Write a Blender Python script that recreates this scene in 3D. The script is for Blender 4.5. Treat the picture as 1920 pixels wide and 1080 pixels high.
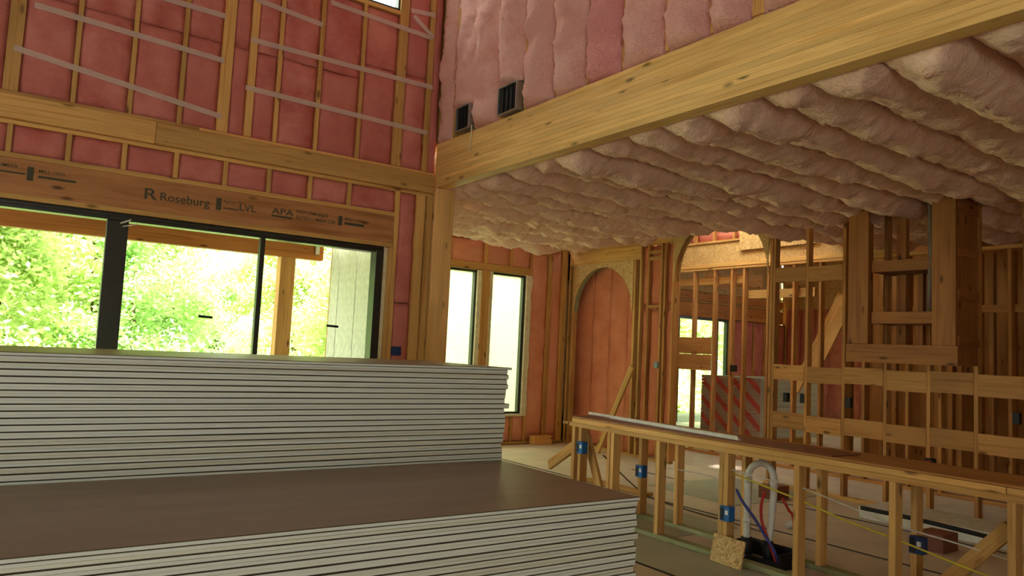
import bpy, bmesh, math, random
from mathutils import Vector, Matrix, noise
random.seed(7)
sc = bpy.context.scene
for o in list(bpy.data.objects): bpy.data.objects.remove(o)
COL = sc.collection
R = math.radians

# ------------------------------------------------------------------ camera
cam_d = bpy.data.cameras.new('camera'); cam = bpy.data.objects.new('camera', cam_d); COL.objects.link(cam)
cam_d.sensor_width = 36.0; cam_d.lens = 1416.49 / 1920 * 36.0; cam_d.clip_end = 300; cam_d.clip_start = 0.05
yaw, pit, rol = R(34.6133), R(4.6733), R(2.7870)
f = Vector((math.sin(yaw)*math.cos(pit), math.cos(yaw)*math.cos(pit), math.sin(pit)))
r = Vector((math.cos(yaw), -math.sin(yaw), 0)); u = r.cross(f)
r2 = r*math.cos(rol) + u*math.sin(rol); u2 = -r*math.sin(rol) + u*math.cos(rol)
m = Matrix((r2, u2, -f)).transposed().to_4x4(); m.translation = (0, 0, 1.5)
cam.matrix_world = m
sc.camera = cam

# ------------------------------------------------------------------ sky, sun, exposure
w = bpy.data.worlds.new('sky'); sc.world = w; w.use_nodes = True
bg = w.node_tree.nodes['Background']
bg.inputs['Color'].default_value = (0.97, 1.0, 0.93, 1); bg.inputs['Strength'].default_value = 8.5
sd = bpy.data.lights.new('sun', 'SUN'); sd.energy = 44.0; sd.angle = R(6); sd.color = (1, .96, .86)
sun = bpy.data.objects.new('sun', sd); COL.objects.link(sun)
sun.rotation_euler = Vector((0.10, 0.28, -1.0)).to_track_quat('-Z', 'Y').to_euler()
def portal(loc, direction, sx, sy):
    d = bpy.data.lights.new('window_portal', 'AREA'); d.shape = 'RECTANGLE'; d.size = sx; d.size_y = sy
    o = bpy.data.objects.new('window_portal', d); COL.objects.link(o); o.location = loc
    o.rotation_euler = Vector(direction).to_track_quat('-Z', 'Z').to_euler(); d.cycles.is_portal = True
portal((1.2, 7.35, 1.3), (0, -1, 0), 4.6, 2.6)        # sliding doors
portal((2.75, 7.35, 5.85), (0, -1, 0), 1.5, 1.8)       # clerestory
portal((5.85, 10.3, 1.6), (0, -1, 0), 3.0, 2.4)        # side windows
portal((14.4, 12.9, 1.3), (0, -1, 0), 2.2, 2.6)       # far door
portal((-2.3, -4.3, 1.2), (0, 1, 0), 2.8, 2.2)        # unseen opening placed behind the camera for its light
portal((-4.1, 1.9, 4.1), (1, 0, 0), 2.0, 1.7)         # unseen high opening put in the left wall for its light
portal((17.8, 7.95, 3.6), (-1, 0, 0), 1.7, 1.4)  # unseen opening added high in the end wall to brighten the far room
sc.view_settings.view_transform = 'Standard'; sc.view_settings.look = 'None'
sc.view_settings.gamma = 1.0; sc.view_settings.use_curve_mapping = False
sc.view_settings.exposure = -0.22
cy = sc.cycles
cy.use_denoising = True; cy.max_bounces = 9; cy.diffuse_bounces = 6; cy.glossy_bounces = 3
cy.transparent_max_bounces = 12; cy.transmission_bounces = 6; cy.sample_clamp_indirect = 6.0
cy.caustics_reflective = False; cy.caustics_refractive = False

# ------------------------------------------------------------------ materials
def nt(name):
    m = bpy.data.materials.new(name); m.use_nodes = True
    t = m.node_tree; b = t.nodes['Principled BSDF']
    return m, t, b
def N(t, typ, **kw):
    n = t.nodes.new(typ)
    for k, v in kw.items():
        if k in n.inputs: n.inputs[k].default_value = v
        else: setattr(n, k, v)
    return n
def ramp(t, fac, stops):
    n = t.nodes.new('ShaderNodeValToRGB'); e = n.color_ramp.elements
    while len(e) < len(stops): e.new(0.5)
    for i, (p, c) in enumerate(stops):
        e[i].position = p; e[i].color = (*c, 1)
    t.links.new(fac, n.inputs[0]); return n
def mixc(t, fac, a, b, mode='MIX'):
    n = t.nodes.new('ShaderNodeMix'); n.data_type = 'RGBA'; n.blend_type = mode
    for s, v in ((0, fac), (6, a), (7, b)):
        if hasattr(v, 'is_linked') or hasattr(v, 'links'): t.links.new(v, n.inputs[s])
        elif isinstance(v, (int, float)): n.inputs[s].default_value = v
        else: n.inputs[s].default_value = (*v, 1)
    return n.outputs[2]
def coords(t, scale, rand=True):
    tc = N(t, 'ShaderNodeTexCoord'); mp = N(t, 'ShaderNodeMapping'); mp.inputs['Scale'].default_value = scale
    t.links.new(tc.outputs['Object'], mp.inputs[0])
    if rand:
        oi = N(t, 'ShaderNodeObjectInfo'); mu = N(t, 'ShaderNodeMath', operation='MULTIPLY'); mu.inputs[1].default_value = 137.0
        t.links.new(oi.outputs['Random'], mu.inputs[0])
        t.links.new(mu.outputs[0], mp.inputs['Location'])
        return mp.outputs[0], oi.outputs['Random']
    return mp.outputs[0], None
def flat(name, col, rough=.6, metal=0.0, spec=.4):
    m, t, b = nt(name)
    v, _ = coords(t, (14, 14, 14), False)
    n = N(t, 'ShaderNodeTexNoise'); n.inputs['Scale'].default_value = 1; n.inputs['Detail'].default_value = 4
    t.links.new(v, n.inputs['Vector'])
    c = ramp(t, n.outputs['Fac'], [(.3, tuple(x*.86 for x in col)), (.7, tuple(min(1, x*1.1) for x in col))])
    t.links.new(c.outputs[0], b.inputs['Base Color'])
    b.inputs['Roughness'].default_value = rough; b.inputs['Metallic'].default_value = metal
    b.inputs['Specular IOR Level'].default_value = spec
    return m
def wood(name, axis, light, dark, knot=True, var=.25, rough=.65, fine=1.0):
    """sawn timber, grain along one object axis"""
    m, t, b = nt(name)
    sc_ = [38*fine]*3; sc_[axis] = 1.3
    v, rnd = coords(t, tuple(sc_))
    n = N(t, 'ShaderNodeTexNoise'); n.inputs['Scale'].default_value = 1; n.inputs['Detail'].default_value = 5; n.inputs['Distortion'].default_value = .6
    t.links.new(v, n.inputs['Vector'])
    c = ramp(t, n.outputs['Fac'], [(.3, dark), (.52, light), (.75, tuple(x*.85 for x in light))])
    out = c.outputs[0]
    s2 = [5.0]*3; s2[axis] = .7
    v2, _ = coords(t, tuple(s2))
    n2 = N(t, 'ShaderNodeTexNoise'); n2.inputs['Scale'].default_value = 1; n2.inputs['Detail'].default_value = 2
    t.links.new(v2, n2.inputs['Vector'])
    g = ramp(t, n2.outputs['Fac'], [(.35, (.82, .76, .70)), (.65, (1.08, 1.04, 1.0))])
    out = mixc(t, 1.0, out, g.outputs[0], 'MULTIPLY')
    if knot:
        s3 = [7.5]*3; s3[axis] = 2.6
        v3, _ = coords(t, tuple(s3))
        vo = N(t, 'ShaderNodeTexVoronoi'); vo.inputs['Scale'].default_value = 1
        t.links.new(v3, vo.inputs['Vector'])
        k = ramp(t, vo.outputs['Distance'], [(.06, (1, 1, 1)), (.17, (0, 0, 0))])
        out = mixc(t, k.outputs[0], out, tuple(x*.33 for x in dark))
    rv = N(t, 'ShaderNodeMapRange'); rv.inputs['To Min'].default_value = 1-var; rv.inputs['To Max'].default_value = 1+var*.55
    t.links.new(rnd, rv.inputs[0])
    cmb = N(t, 'ShaderNodeCombineColor')
    for i in range(3): t.links.new(rv.outputs[0], cmb.inputs[i])
    out = mixc(t, 1.0, out, cmb.outputs[0], 'MULTIPLY')
    t.links.new(out, b.inputs['Base Color'])
    bp = N(t, 'ShaderNodeBump'); bp.inputs['Strength'].default_value = .25; bp.inputs['Distance'].default_value = .002
    t.links.new(n.outputs['Fac'], bp.inputs['Height']); t.links.new(bp.outputs[0], b.inputs['Normal'])
    b.inputs['Roughness'].default_value = rough; b.inputs['Specular IOR Level'].default_value = .3
    return m
PL, PD = (.74, .47, .17), (.56, .29, .085)
WOOD = [wood('pine_%s' % 'xyz'[a], a, PL, PD) for a in range(3)]
DIMPINE = [wood('dim_pine_%s' % 'xyz'[a], a, (.56, .29, .095), (.40, .18, .05)) for a in range(3)]  # pine tinted darker and redder: warm bounce and vignette put into the colour
DIMRED = [wood('dim_red_timber_%s' % 'xyz'[a], a, (.36, .155, .045), (.25, .095, .028)) for a in range(3)]  # redder hood timber, with the dim light there also put into its tone
GL = wood('glulam_lamination', 1, (.86, .60, .24), (.68, .41, .13), True, .08, .55, .8)
LVL = wood('laminated_header_veneer', 0, (.50, .25, .11), (.34, .15, .055), True, .08, .6, .5)
ORANGE = wood('porch_lumber', 0, (.62, .27, .08), (.42, .15, .04), True, .15)
ORANGEZ = wood('porch_lumber_upright', 2, (.74, .42, .16), (.5, .24, .08), True, .15)
GREENW = wood('treated_sill_lumber', 1, (.34, .37, .20), (.22, .25, .12), True, .1)
def osb():
    m, t, b = nt('oriented_strand_board')
    v, rnd = coords(t, (1, 1, 1))
    vo = N(t, 'ShaderNodeTexVoronoi'); vo.inputs['Scale'].default_value = 26; vo.inputs['Randomness'].default_value = 1
    n = N(t, 'ShaderNodeTexNoise'); n.inputs['Scale'].default_value = 7; n.inputs['Detail'].default_value = 3
    t.links.new(v, n.inputs['Vector'])
    mx = N(t, 'ShaderNodeMix', data_type='VECTOR') if False else None
    ad = N(t, 'ShaderNodeVectorMath', operation='ADD'); t.links.new(v, ad.inputs[0]); t.links.new(n.outputs['Color'], ad.inputs[1])
    t.links.new(ad.outputs[0], vo.inputs['Vector'])
    sp = N(t, 'ShaderNodeSeparateColor'); t.links.new(vo.outputs['Color'], sp.inputs[0])
    c = ramp(t, sp.outputs[0], [(0, (.34, .19, .06)), (.5, (.60, .38, .15)), (1, (.76, .54, .26))])
    t.links.new(c.outputs[0], b.inputs['Base Color']); b.inputs['Roughness'].default_value = .7
    return m
OSB = osb()
def fluff(name, a, bcol, scale=6.0, bump=.6, dist=.02):
    """glass-wool: soft blotches of tone plus fibrous relief"""
    m, t, b = nt(name)
    v, rnd = coords(t, (1, 1, 1))
    n = N(t, 'ShaderNodeTexNoise'); n.inputs['Scale'].default_value = scale; n.inputs['Detail'].default_value = 6; n.inputs['Roughness'].default_value = .6
    t.links.new(v, n.inputs['Vector'])
    c = ramp(t, n.outputs['Fac'], [(.3, bcol), (.62, a)])
    hs = N(t, 'ShaderNodeMapRange'); hs.inputs['To Min'].default_value = 0; hs.inputs['To Max'].default_value = .75
    t.links.new(rnd, hs.inputs[0])
    out = mixc(t, hs.outputs[0], c.outputs[0], tuple((x+y)/2*.93 for x, y in zip(a, bcol)))
    t.links.new(out, b.inputs['Base Color'])
    n2 = N(t, 'ShaderNodeTexNoise'); n2.inputs['Scale'].default_value = scale*6; n2.inputs['Detail'].default_value = 5; n2.inputs['Distortion'].default_value = 1.5
    t.links.new(v, n2.inputs['Vector'])
    bp = N(t, 'ShaderNodeBump'); bp.inputs['Strength'].default_value = bump; bp.inputs['Distance'].default_value = dist
    t.links.new(n2.outputs['Fac'], bp.inputs['Height']); t.links.new(bp.outputs[0], b.inputs['Normal'])
    b.inputs['Roughness'].default_value = .95; b.inputs['Specular IOR Level'].default_value = .1
    return m
PINKW = fluff('pink_glass_wool_wall', (.70, .27, .235), (.50, .13, .11), 3.5, .4)
PINKC = fluff('pink_glass_wool_ceiling', (.93, .68, .55), (.84, .53, .41), 4, .7, .025)
PINKU = fluff('pink_glass_wool_upper', (.88, .54, .49), (.78, .38, .34), 5, .8, .03)
PINKR = fluff('rose_glass_wool', (.86, .43, .42), (.74, .27, .28), 5, .8, .03)
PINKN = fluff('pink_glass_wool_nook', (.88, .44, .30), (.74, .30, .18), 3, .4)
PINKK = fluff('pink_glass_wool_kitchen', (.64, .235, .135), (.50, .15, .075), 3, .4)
def facem():
    m, t, b = nt('drywall_back_paper')
    v, _ = coords(t, (1.1, 7, 5), False)
    n = N(t, 'ShaderNodeTexNoise'); n.inputs['Scale'].default_value = 1; n.inputs['Detail'].default_value = 6; n.inputs['Roughness'].default_value = .6; n.inputs['Distortion'].default_value = .8
    t.links.new(v, n.inputs['Vector'])
    c = ramp(t, n.outputs['Fac'], [(.3, (.20, .142, .095)), (.6, (.245, .175, .12)), (.70, (.25, .18, .125)), (.80, (.42, .36, .29))])
    t.links.new(c.outputs[0], b.inputs['Base Color']); b.inputs['Roughness'].default_value = .42; b.inputs['Specular IOR Level'].default_value = .55
    return m
FACE = facem()
EDGE = None
def edge_mat():
    m, t, b = nt('drywall_edge_paper')
    v, rnd = coords(t, (.7, 20, 60))
    n = N(t, 'ShaderNodeTexNoise'); n.inputs['Scale'].default_value = 1; n.inputs['Detail'].default_value = 3
    t.links.new(v, n.inputs['Vector'])
    c = ramp(t, n.outputs['Fac'], [(.3, (.69, .77, .71)), (.6, (.78, .87, .80))])
    k = ramp(t, rnd, [(.0, (.92, .86, .76)), (.3, (.98, .97, .95)), (1.0, (1.0, 1.0, 1.0))])
    out = mixc(t, 1.0, c.outputs[0], k.outputs[0], 'MULTIPLY')
    t.links.new(out, b.inputs['Base Color']); b.inputs['Roughness'].default_value = .6
    return m
EDGE = edge_mat()
GROOVE = flat('sheet_groove_shade', (.10, .085, .055), .8)  # shadow of the grooves between pairs, put into the chamfer colour
TAPE = flat('end_tape', (.72, .70, .66), .6)
BLACKF = flat('dark_bronze_frame', (.022, .024, .022), .35, 0, .6)
BLACK = flat('black_plastic', (.012, .012, .012), .6)
DULL = flat('dull_duct_metal', (.16, .12, .10), .6, .3)
METAL = flat('galvanized_metal', (.45, .46, .44), .4, .8)
WHITEM = flat('white_trim_paint', (.74, .73, .66), .5)
FOAM = flat('spray_foam', (.80, .75, .55), .9)
WRAP = flat('pale_house_siding', (.72, .74, .62), .8)
BLUE = flat('blue_box_plastic', (.01, .13, .42), .4)
DKBLUE = flat('dark_blue_box_plastic', (.02, .05, .16), .5)
GREYBOX = flat('grey_box', (.25, .32, .36), .5)
LABELW = flat('white_label', (.8, .8, .8), .6)
PVC = flat('white_pvc', (.72, .71, .64), .35)
RED = flat('red_pex', (.5, .03, .02), .4)
BLUEP = flat('blue_pex', (.05, .06, .28), .4)
YELLOW = flat('yellow_cable_jacket', (.62, .52, .04), .5)
WCABLE = flat('white_cable_jacket', (.62, .58, .52), .5)
MAROON = flat('maroon_hardboard', (.20, .06, .035), .45)
INK = flat('grey_ink', (.075, .072, .045), .8)
INKR = flat('red_stamp_ink', (.55, .22, .18), .8)
CONC = flat('porch_concrete', (.5, .5, .44), .9)
GRASS = flat('grass_ground', (.50, .52, .34), .95)
BARK = flat('tree_bark', (.16, .12, .08), .9)
ROOFM = flat('roof_deck', (.45, .30, .17), .8)
def strapm():
    m, t, b = nt('translucent_strapping')
    tr = N(t, 'ShaderNodeBsdfTransparent'); mx = N(t, 'ShaderNodeMixShader'); mx.inputs[0].default_value = .36
    b.inputs['Base Color'].default_value = (.85, .74, .70, 1); b.inputs['Roughness'].default_value = .4
    t.links.new(tr.outputs[0], mx.inputs[1]); t.links.new(b.outputs[0], mx.inputs[2])
    t.links.new(mx.outputs[0], t.nodes['Material Output'].inputs[0]); return m
STRAP = strapm()
def glassm():
    m, t, b = nt('window_glass')
    t.nodes.remove(b)
    tr = N(t, 'ShaderNodeBsdfTransparent'); tr.inputs[0].default_value = (.93, .97, .92, 1)
    gl = N(t, 'ShaderNodeBsdfGlossy'); gl.inputs['Roughness'].default_value = .02
    fr0 = N(t, 'ShaderNodeFresnel'); fr0.inputs[0].default_value = 1.35
    ge = N(t, 'ShaderNodeNewGeometry'); inv = N(t, 'ShaderNodeMath', operation='SUBTRACT'); inv.inputs[0].default_value = 1.0
    t.links.new(ge.outputs['Backfacing'], inv.inputs[1])
    fr = N(t, 'ShaderNodeMath', operation='MULTIPLY'); t.links.new(fr0.outputs[0], fr.inputs[0]); t.links.new(inv.outputs[0], fr.inputs[1])
    mx = N(t, 'ShaderNodeMixShader'); t.links.new(fr.outputs[0], mx.inputs[0])
    t.links.new(tr.outputs[0], mx.inputs[1]); t.links.new(gl.outputs[0], mx.inputs[2])
    t.links.new(mx.outputs[0], t.nodes['Material Output'].inputs[0]); return m
GLASS = glassm()
def filmm():
    m, t, b = nt('frosted_protective_film')
    t.nodes.remove(b)
    tl = N(t, 'ShaderNodeBsdfTranslucent'); tl.inputs[0].default_value = (.86, .88, .80, 1)
    tr = N(t, 'ShaderNodeBsdfTransparent'); tr.inputs[0].default_value = (.95, 1, .85, 1)
    mx = N(t, 'ShaderNodeMixShader'); mx.inputs[0].default_value = .5
    t.links.new(tl.outputs[0], mx.inputs[1]); t.links.new(tr.outputs[0], mx.inputs[2])
    t.links.new(mx.outputs[0], t.nodes['Material Output'].inputs[0]); return m
FILM = filmm()
def diffuserm():  # translucent material for the sheet added to spread skylight sun
    m, t, b = nt('white_skylight_diffuser'); t.nodes.remove(b)
    tl = N(t, 'ShaderNodeBsdfTranslucent'); tl.inputs[0].default_value = (.9, .9, .84, 1)
    t.links.new(tl.outputs[0], t.nodes['Material Output'].inputs[0]); return m
DIFFUSER = diffuserm()
def leafm(name, c):
    m, t, b = nt(name)
    oi = N(t, 'ShaderNodeNewGeometry'); 
    k = ramp(t, oi.outputs['Random Per Island'], [(0, tuple(x*.8 for x in c)), (1, c)])
    t.links.new(k.outputs[0], b.inputs['Base Color']); b.inputs['Roughness'].default_value = .6
    tl = N(t, 'ShaderNodeBsdfTranslucent'); t.links.new(k.outputs[0], tl.inputs[0])
    mx = N(t, 'ShaderNodeMixShader'); mx.inputs[0].default_value = .6
    t.links.new(b.outputs[0], mx.inputs[1]); t.links.new(tl.outputs[0], mx.inputs[2])
    t.links.new(mx.outputs[0], t.nodes['Material Output'].inputs[0]); return m
LEAF = [leafm('spring_leaves', (.66, .80, .36)), leafm('yellow_green_leaves', (.74, .84, .40)), leafm('deep_green_leaves', (.56, .76, .36))]

# ------------------------------------------------------------------ helpers
def tag(o, label=None, cat=None, group=None, kind=None):
    if label: o['label'] = label
    if cat: o['category'] = cat
    if group: o['group'] = group
    if kind: o['kind'] = kind
    return o
def link(name, me, parent=None, loc=(0, 0, 0)):
    o = bpy.data.objects.new(name, me); COL.objects.link(o)
    if parent is not None: o.parent = parent
    o.location = loc; return o
def empty(name, label=None, cat=None, group=None, kind=None, loc=(0, 0, 0)):
    o = bpy.data.objects.new(name, None); COL.objects.link(o); o.empty_display_size = .1; o.location = loc
    return tag(o, label, cat, group, kind)
_cache = {}
WSET = {'wall_right': DIMPINE, 'hood_frame': DIMRED}
def boxmesh(sx, sy, sz, mat, bev=.002):
    k = (round(sx, 3), round(sy, 3), round(sz, 3), mat.name, bev)
    if k in _cache: return _cache[k]
    bm = bmesh.new(); bmesh.ops.create_cube(bm, size=1)
    for v in bm.verts: v.co = Vector((v.co.x*sx, v.co.y*sy, v.co.z*sz))
    b_ = min(bev, min(sx, sy, sz)*.3)
    if b_ > 0: bmesh.ops.bevel(bm, geom=list(bm.edges), offset=b_, segments=1, affect='EDGES')
    me = bpy.data.meshes.new('box'); bm.to_mesh(me); bm.free(); me.materials.append(mat)
    _cache[k] = me; return me
def wl(p):
    """offset of a world point relative to a parent with plain translation"""
    return Vector(p)
def box(name, mat, parent, x0, x1, y0, y1, z0, z1, bev=.002, label=None, rot=None):
    sx, sy, sz = abs(x1-x0), abs(y1-y0), abs(z1-z0)
    if mat == 'wood':
        a = max(range(3), key=lambda i: (sx, sy, sz)[i]); mat = WSET.get(parent.name if parent is not None else '', WOOD)[a]
    o = link(name, boxmesh(sx, sy, sz, mat, bev), parent)
    c = Vector(((x0+x1)/2, (y0+y1)/2, (z0+z1)/2))
    if parent is not None:
        q = parent
        while q is not None: c -= Vector(q.location); q = q.parent
    o.location = c
    if rot: o.rotation_euler = rot
    if label: o['label'] = label
    return o
def bar(name, mat, parent, p0, p1, wid, thk, up=(0, 0, 1), label=None):
    """a straight plank between two world points"""
    p0, p1 = Vector(p0), Vector(p1); d = p1-p0; L = d.length
    if mat == 'wood': mat = WOOD[0]
    o = link(name, boxmesh(L, wid, thk, mat), parent)
    x = d.normalized(); z = Vector(up); z = (z - x*z.dot(x)).normalized(); y = z.cross(x)
    mt = Matrix((x, y, z)).transposed().to_4x4(); mt.translation = (p0+p1)/2
    if parent is not None:
        off = Vector((0, 0, 0)); q = parent
        while q is not None: off += Vector(q.location); q = q.parent
        mt.translation -= off
    o.matrix_local = mt if parent is not None else mt
    if parent is None: o.matrix_world = mt
    if label: o['label'] = label
    return o
def tube(name, mat, parent, pts, rad, seg=8, smooth=6):
    """round cable or pipe through world points"""
    P = [Vector(p) for p in pts]
    if len(P) > 2 and smooth > 1:
        Q = []
        for i in range(len(P)-1):
            a = P[max(i-1, 0)]; b = P[i]; c = P[i+1]; d = P[min(i+2, len(P)-1)]
            for k in range(smooth):
                t = k/smooth
                Q.append(.5*((2*b)+(-a+c)*t+(2*a-5*b+4*c-d)*t*t+(-a+3*b-3*c+d)*t**3))
        Q.append(P[-1]); P = Q
    o0 = P[0].copy(); off = Vector((0, 0, 0)); q = parent
    while q is not None: off += Vector(q.location); q = q.parent
    vs, fs = [], []
    for i, p in enumerate(P):
        d = (P[min(i+1, len(P)-1)]-P[max(i-1, 0)]).normalized()
        a = d.cross(Vector((0.31, .2, .93))).normalized(); b = d.cross(a)
        for k in range(seg):
            an = 2*math.pi*k/seg; vs.append(p-o0+a*math.cos(an)*rad+b*math.sin(an)*rad)
    n = len(P)
    for i in range(n-1):
        for k in range(seg):
            fs.append((i*seg+k, i*seg+(k+1) % seg, (i+1)*seg+(k+1) % seg, (i+1)*seg+k))
    fs.append(tuple(range(seg))[::-1]); fs.append(tuple((n-1)*seg+k for k in range(seg)))
    me = bpy.data.meshes.new(name); me.from_pydata(vs, [], fs); me.materials.append(mat)
    for p_ in me.polygons: p_.use_smooth = True
    return link(name, me, parent, o0-off)
_bs = [0]
def batt(parent, o, U, V, Nn, nu, nv, bulge, amp, depth, mat, p=3.0, freq=4.0, fine=.35, name='insulation_batt', sag=None, label=None, tp=.12):
    """a pillow of glass wool: o corner, U and V its edge vectors, Nn outward normal (all world)"""
    o, U, V, Nn = Vector(o), Vector(U), Vector(V), Vector(Nn).normalized()
    _bs[0] += 1; sd_ = Vector((_bs[0]*7.3, _bs[0]*3.1, _bs[0]*1.7))
    vs, fs = [], []
    L = V.length; LU = U.length
    for j in range(nv+1):
        for i in range(nu+1):
            a, b = i/nu, j/nv
            pr = (1-abs(2*b-1)**p)
            en = min(1, min(a, 1-a)*LU/tp); en = en*(2-en)
            h = bulge*pr*en
            q = o+U*a+V*b
            q2 = Vector((q.x*freq, q.y*freq, q.z*freq))+sd_
            h += amp*noise.noise(q2)*(.35+.65*pr) + amp*fine*noise.noise(q2*4.1) + amp*fine*.6*noise.noise(q2*9.7)
            if sag: h += sag(a, b)
            side = Vector((noise.noise(q2*1.3+Vector((9, 0, 0))), 0, 0)).x*amp*.35
            vs.append(U*a+V*b+Nn*h+V.normalized()*side)
    for j in range(nv):
        for i in range(nu):
            k = j*(nu+1)+i; fs.append((k, k+1, k+nu+2, k+nu+1))
    ring = [i for i in range(nu+1)] + [(j*(nu+1)+nu) for j in range(1, nv+1)] + [nv*(nu+1)+i for i in range(nu-1, -1, -1)] + [j*(nu+1) for j in range(nv-1, 0, -1)]
    base = len(vs)
    for k in ring: 
        jj, ii = divmod(k, nu+1); vs.append(U*(ii/nu)+V*(jj/nv)-Nn*depth)
    n = len(ring)
    for k in range(n): fs.append((ring[k], base+k, base+(k+1) % n, ring[(k+1) % n]))
    fs.append(tuple(base+k for k in range(n)))
    if U.cross(V).dot(Nn) < 0: fs = [tuple(reversed(q)) for q in fs]
    me = bpy.data.meshes.new(name); me.from_pydata(vs, [], fs); me.materials.append(mat)
    for q in me.polygons[:-1-n]: q.use_smooth = True
    off = Vector((0, 0, 0)); q = parent
    while q is not None: off += Vector(q.location); q = q.parent
    ob = link(name, me, parent, o-off)
    if label: ob['label'] = label
    return ob
def textobj(s, size, mat, parent, world, xdir, updir, ext=.0005, sx=1.0):
    cu = bpy.data.curves.new('lettering', 'FONT'); cu.body = s; cu.size = size; cu.extrude = ext; cu.offset = size*.010
    tmp = bpy.data.objects.new('tmp', cu); COL.objects.link(tmp)
    dg = bpy.context.evaluated_depsgraph_get(); me = bpy.data.meshes.new_from_object(tmp.evaluated_get(dg))
    bpy.data.objects.remove(tmp); me.materials.clear(); me.materials.append(mat)
    x = Vector(xdir).normalized(); y = Vector(updir).normalized(); z = x.cross(y)
    mt = Matrix((x, y, z)).transposed().to_4x4()
    for v in me.vertices: v.co.x *= sx
    me.transform(mt)
    off = Vector((0, 0, 0)); q = parent
    while q is not None: off += Vector(q.location); q = q.parent
    return link('lettering', me, parent, Vector(world)-off)

YW, XG, XA, YN = 7.055, 3.80, 8.055, 10.01
SW = .038

# ------------------------------------------------------------------ floor
fl = link('floor', boxmesh(24, 20, .1, BLACK, 0), None, (8.0, 4.6, -.062)); tag(fl, 'building floor slab under the protective boards', kind='structure')
FLB = []
for i, c in enumerate([(.66, .52, .43), (.70, .58, .46), (.62, .50, .41), (.44, .45, .36), (.76, .67, .53)]):
    mm, t, b = nt('floor_protection_board_%d' % i)
    v, rnd = coords(t, (1, 1, 1))
    n = N(t, 'ShaderNodeTexNoise'); n.inputs['Scale'].default_value = 2.2; n.inputs['Detail'].default_value = 7; n.inputs['Roughness'].default_value = .65
    t.links.new(v, n.inputs['Vector'])
    cc = ramp(t, n.outputs['Fac'], [(.3, tuple(x*.78 for x in c)), (.65, c)])
    n3 = N(t, 'ShaderNodeTexNoise'); n3.inputs['Scale'].default_value = 9; n3.inputs['Detail'].default_value = 5
    t.links.new(v, n3.inputs['Vector'])
    kk = ramp(t, n3.outputs['Fac'], [(.66, (0, 0, 0)), (.72, (.5, .5, .5))])
    o_ = mixc(t, kk.outputs[0], cc.outputs[0], (.52, .22, .17))
    t.links.new(o_, b.inputs['Base Color']); b.inputs['Roughness'].default_value = .55
    FLB.append(mm)
# boards run with their long side along Y; joints at X = 4.04, 5.96, ...
xs = [-3.96, -2.74, -1.52, -.30, .92, 2.14, 3.36, 4.04, 4.66, 5.96, 7.18, 8.40, 9.6, 10.8, 12.0, 13.3, 14.5, 15.7, 17.2]
for i in range(len(xs)-1):
    y = -3.9 + (i*37 % 5)*.45
    while y < (12.4 if xs[i] > 8 else (9.95 if xs[i] > 4 else 6.95)):
        y1 = min(y+2.44, 12.4 if xs[i] > 8 else (9.95 if xs[i] > 4 else 6.95))
        k = [0, 1, 2, 4, 1][(i*3+int(y*2)) % 5]
        if xs[i] == 4.04: k = 3
        if xs[i] == 5.96 and 4.4 < y+1.2 < 5.9: k = 3
        elif xs[i] > 4.6 and y > 5: k = 4 if k == 3 else k
        if y1-y > .1: box('floor_board', FLB[k], fl, xs[i]+.004, xs[i+1]-.004, y+.004, y1-.004, -.0105, 0.0 if xs[i] != 4.04 else .004, .001)
        y += 2.44

for x_, a_, b_ in ((4.035, -1.0, 6.9), (5.955, -1.0, 9.9), (7.18, .5, 7.4)):
    box('seam_tape', BLACK, fl, x_-.012, x_+.012, a_, b_, .0005, .0045, 0, 'black seam line between floor boards')
box('floor_mat', FLB[3], fl, 4.80, 5.70, 4.50, 5.85, .001, .006, .001, 'grey green mat lying between the studs')
box('floor_mat', FLB[3], fl, 6.5, 8.0, 5.2, 6.45, .001, .006, .001, 'grey green mat behind the island')

# ------------------------------------------------------------------ wall_left : framed wall with the sliding doors
wa = empty('wall_left', 'insulated stud wall with the wide sliding doors', kind='structure')
box('sheathing', OSB, wa, -4, 3.785, 7.2, 7.215, 2.52, 4.96)
box('sheathing', OSB, wa, -4, 2.2, 7.2, 7.215, 4.96, 7.0)
box('sheathing', OSB, wa, 3.36, 3.785, 7.2, 7.215, -.0, 2.52)
box('sheathing', OSB, wa, 2.2, 3.785, 7.2, 7.215, 6.75, 7.0)
box('sheathing', OSB, wa, 3.34, 3.785, 7.2, 7.215, 4.96, 6.75)
Y0, Y1 = YW, YW+.14
hd = box('header', LVL, wa, -1.2, 3.355, Y0+.005, Y1, 2.53, 2.812)
hd['label'] = 'brown laminated header beam printed with grey lettering'
box('sill_plate', 'wood', wa, -1.2, 3.355, Y0-.004, Y1, 2.488, 2.530)
box('header_plate', 'wood', wa, -1.2, 3.355, Y0-.002, Y1, 2.812, 2.852)
box('top_plate', 'wood', wa, -1.2, 3.78, Y0, Y1, 3.078, 3.112)
fb = box('flush_beam', 'wood', wa, -1.2, 1.05, Y0-.045, Y1, 3.114, 3.303, .004); box('flush_beam', 'wood', wa, 1.053, 3.785, Y0-.045, Y1, 3.114, 3.303, .004)
box('bottom_plate', 'wood', wa, -1.2, 1.40, Y0, Y1, 3.304, 3.340); box('bottom_plate', 'wood', wa, 1.404, 3.785, Y0, Y1, 3.304, 3.338)
crip = [-.40, .02, .425, .832, 1.242, 1.658, 2.053, 2.448, 2.852]
for x in crip: box('cripple_stud', 'wood', wa, x-SW/2, x+SW/2, Y0, Y1, 2.853, 3.078)
box('king_stud', 'wood', wa, 3.357, 3.405, Y0-.002, Y1, 0.04, 3.078)
box('trimmer_stud', 'wood', wa, 3.318, 3.356, Y0, Y1, 0.04, 2.487)
box('end_stud', 'wood', wa, 3.60, 3.70, Y0-.01, Y1, 0.04, 3.078)
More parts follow.
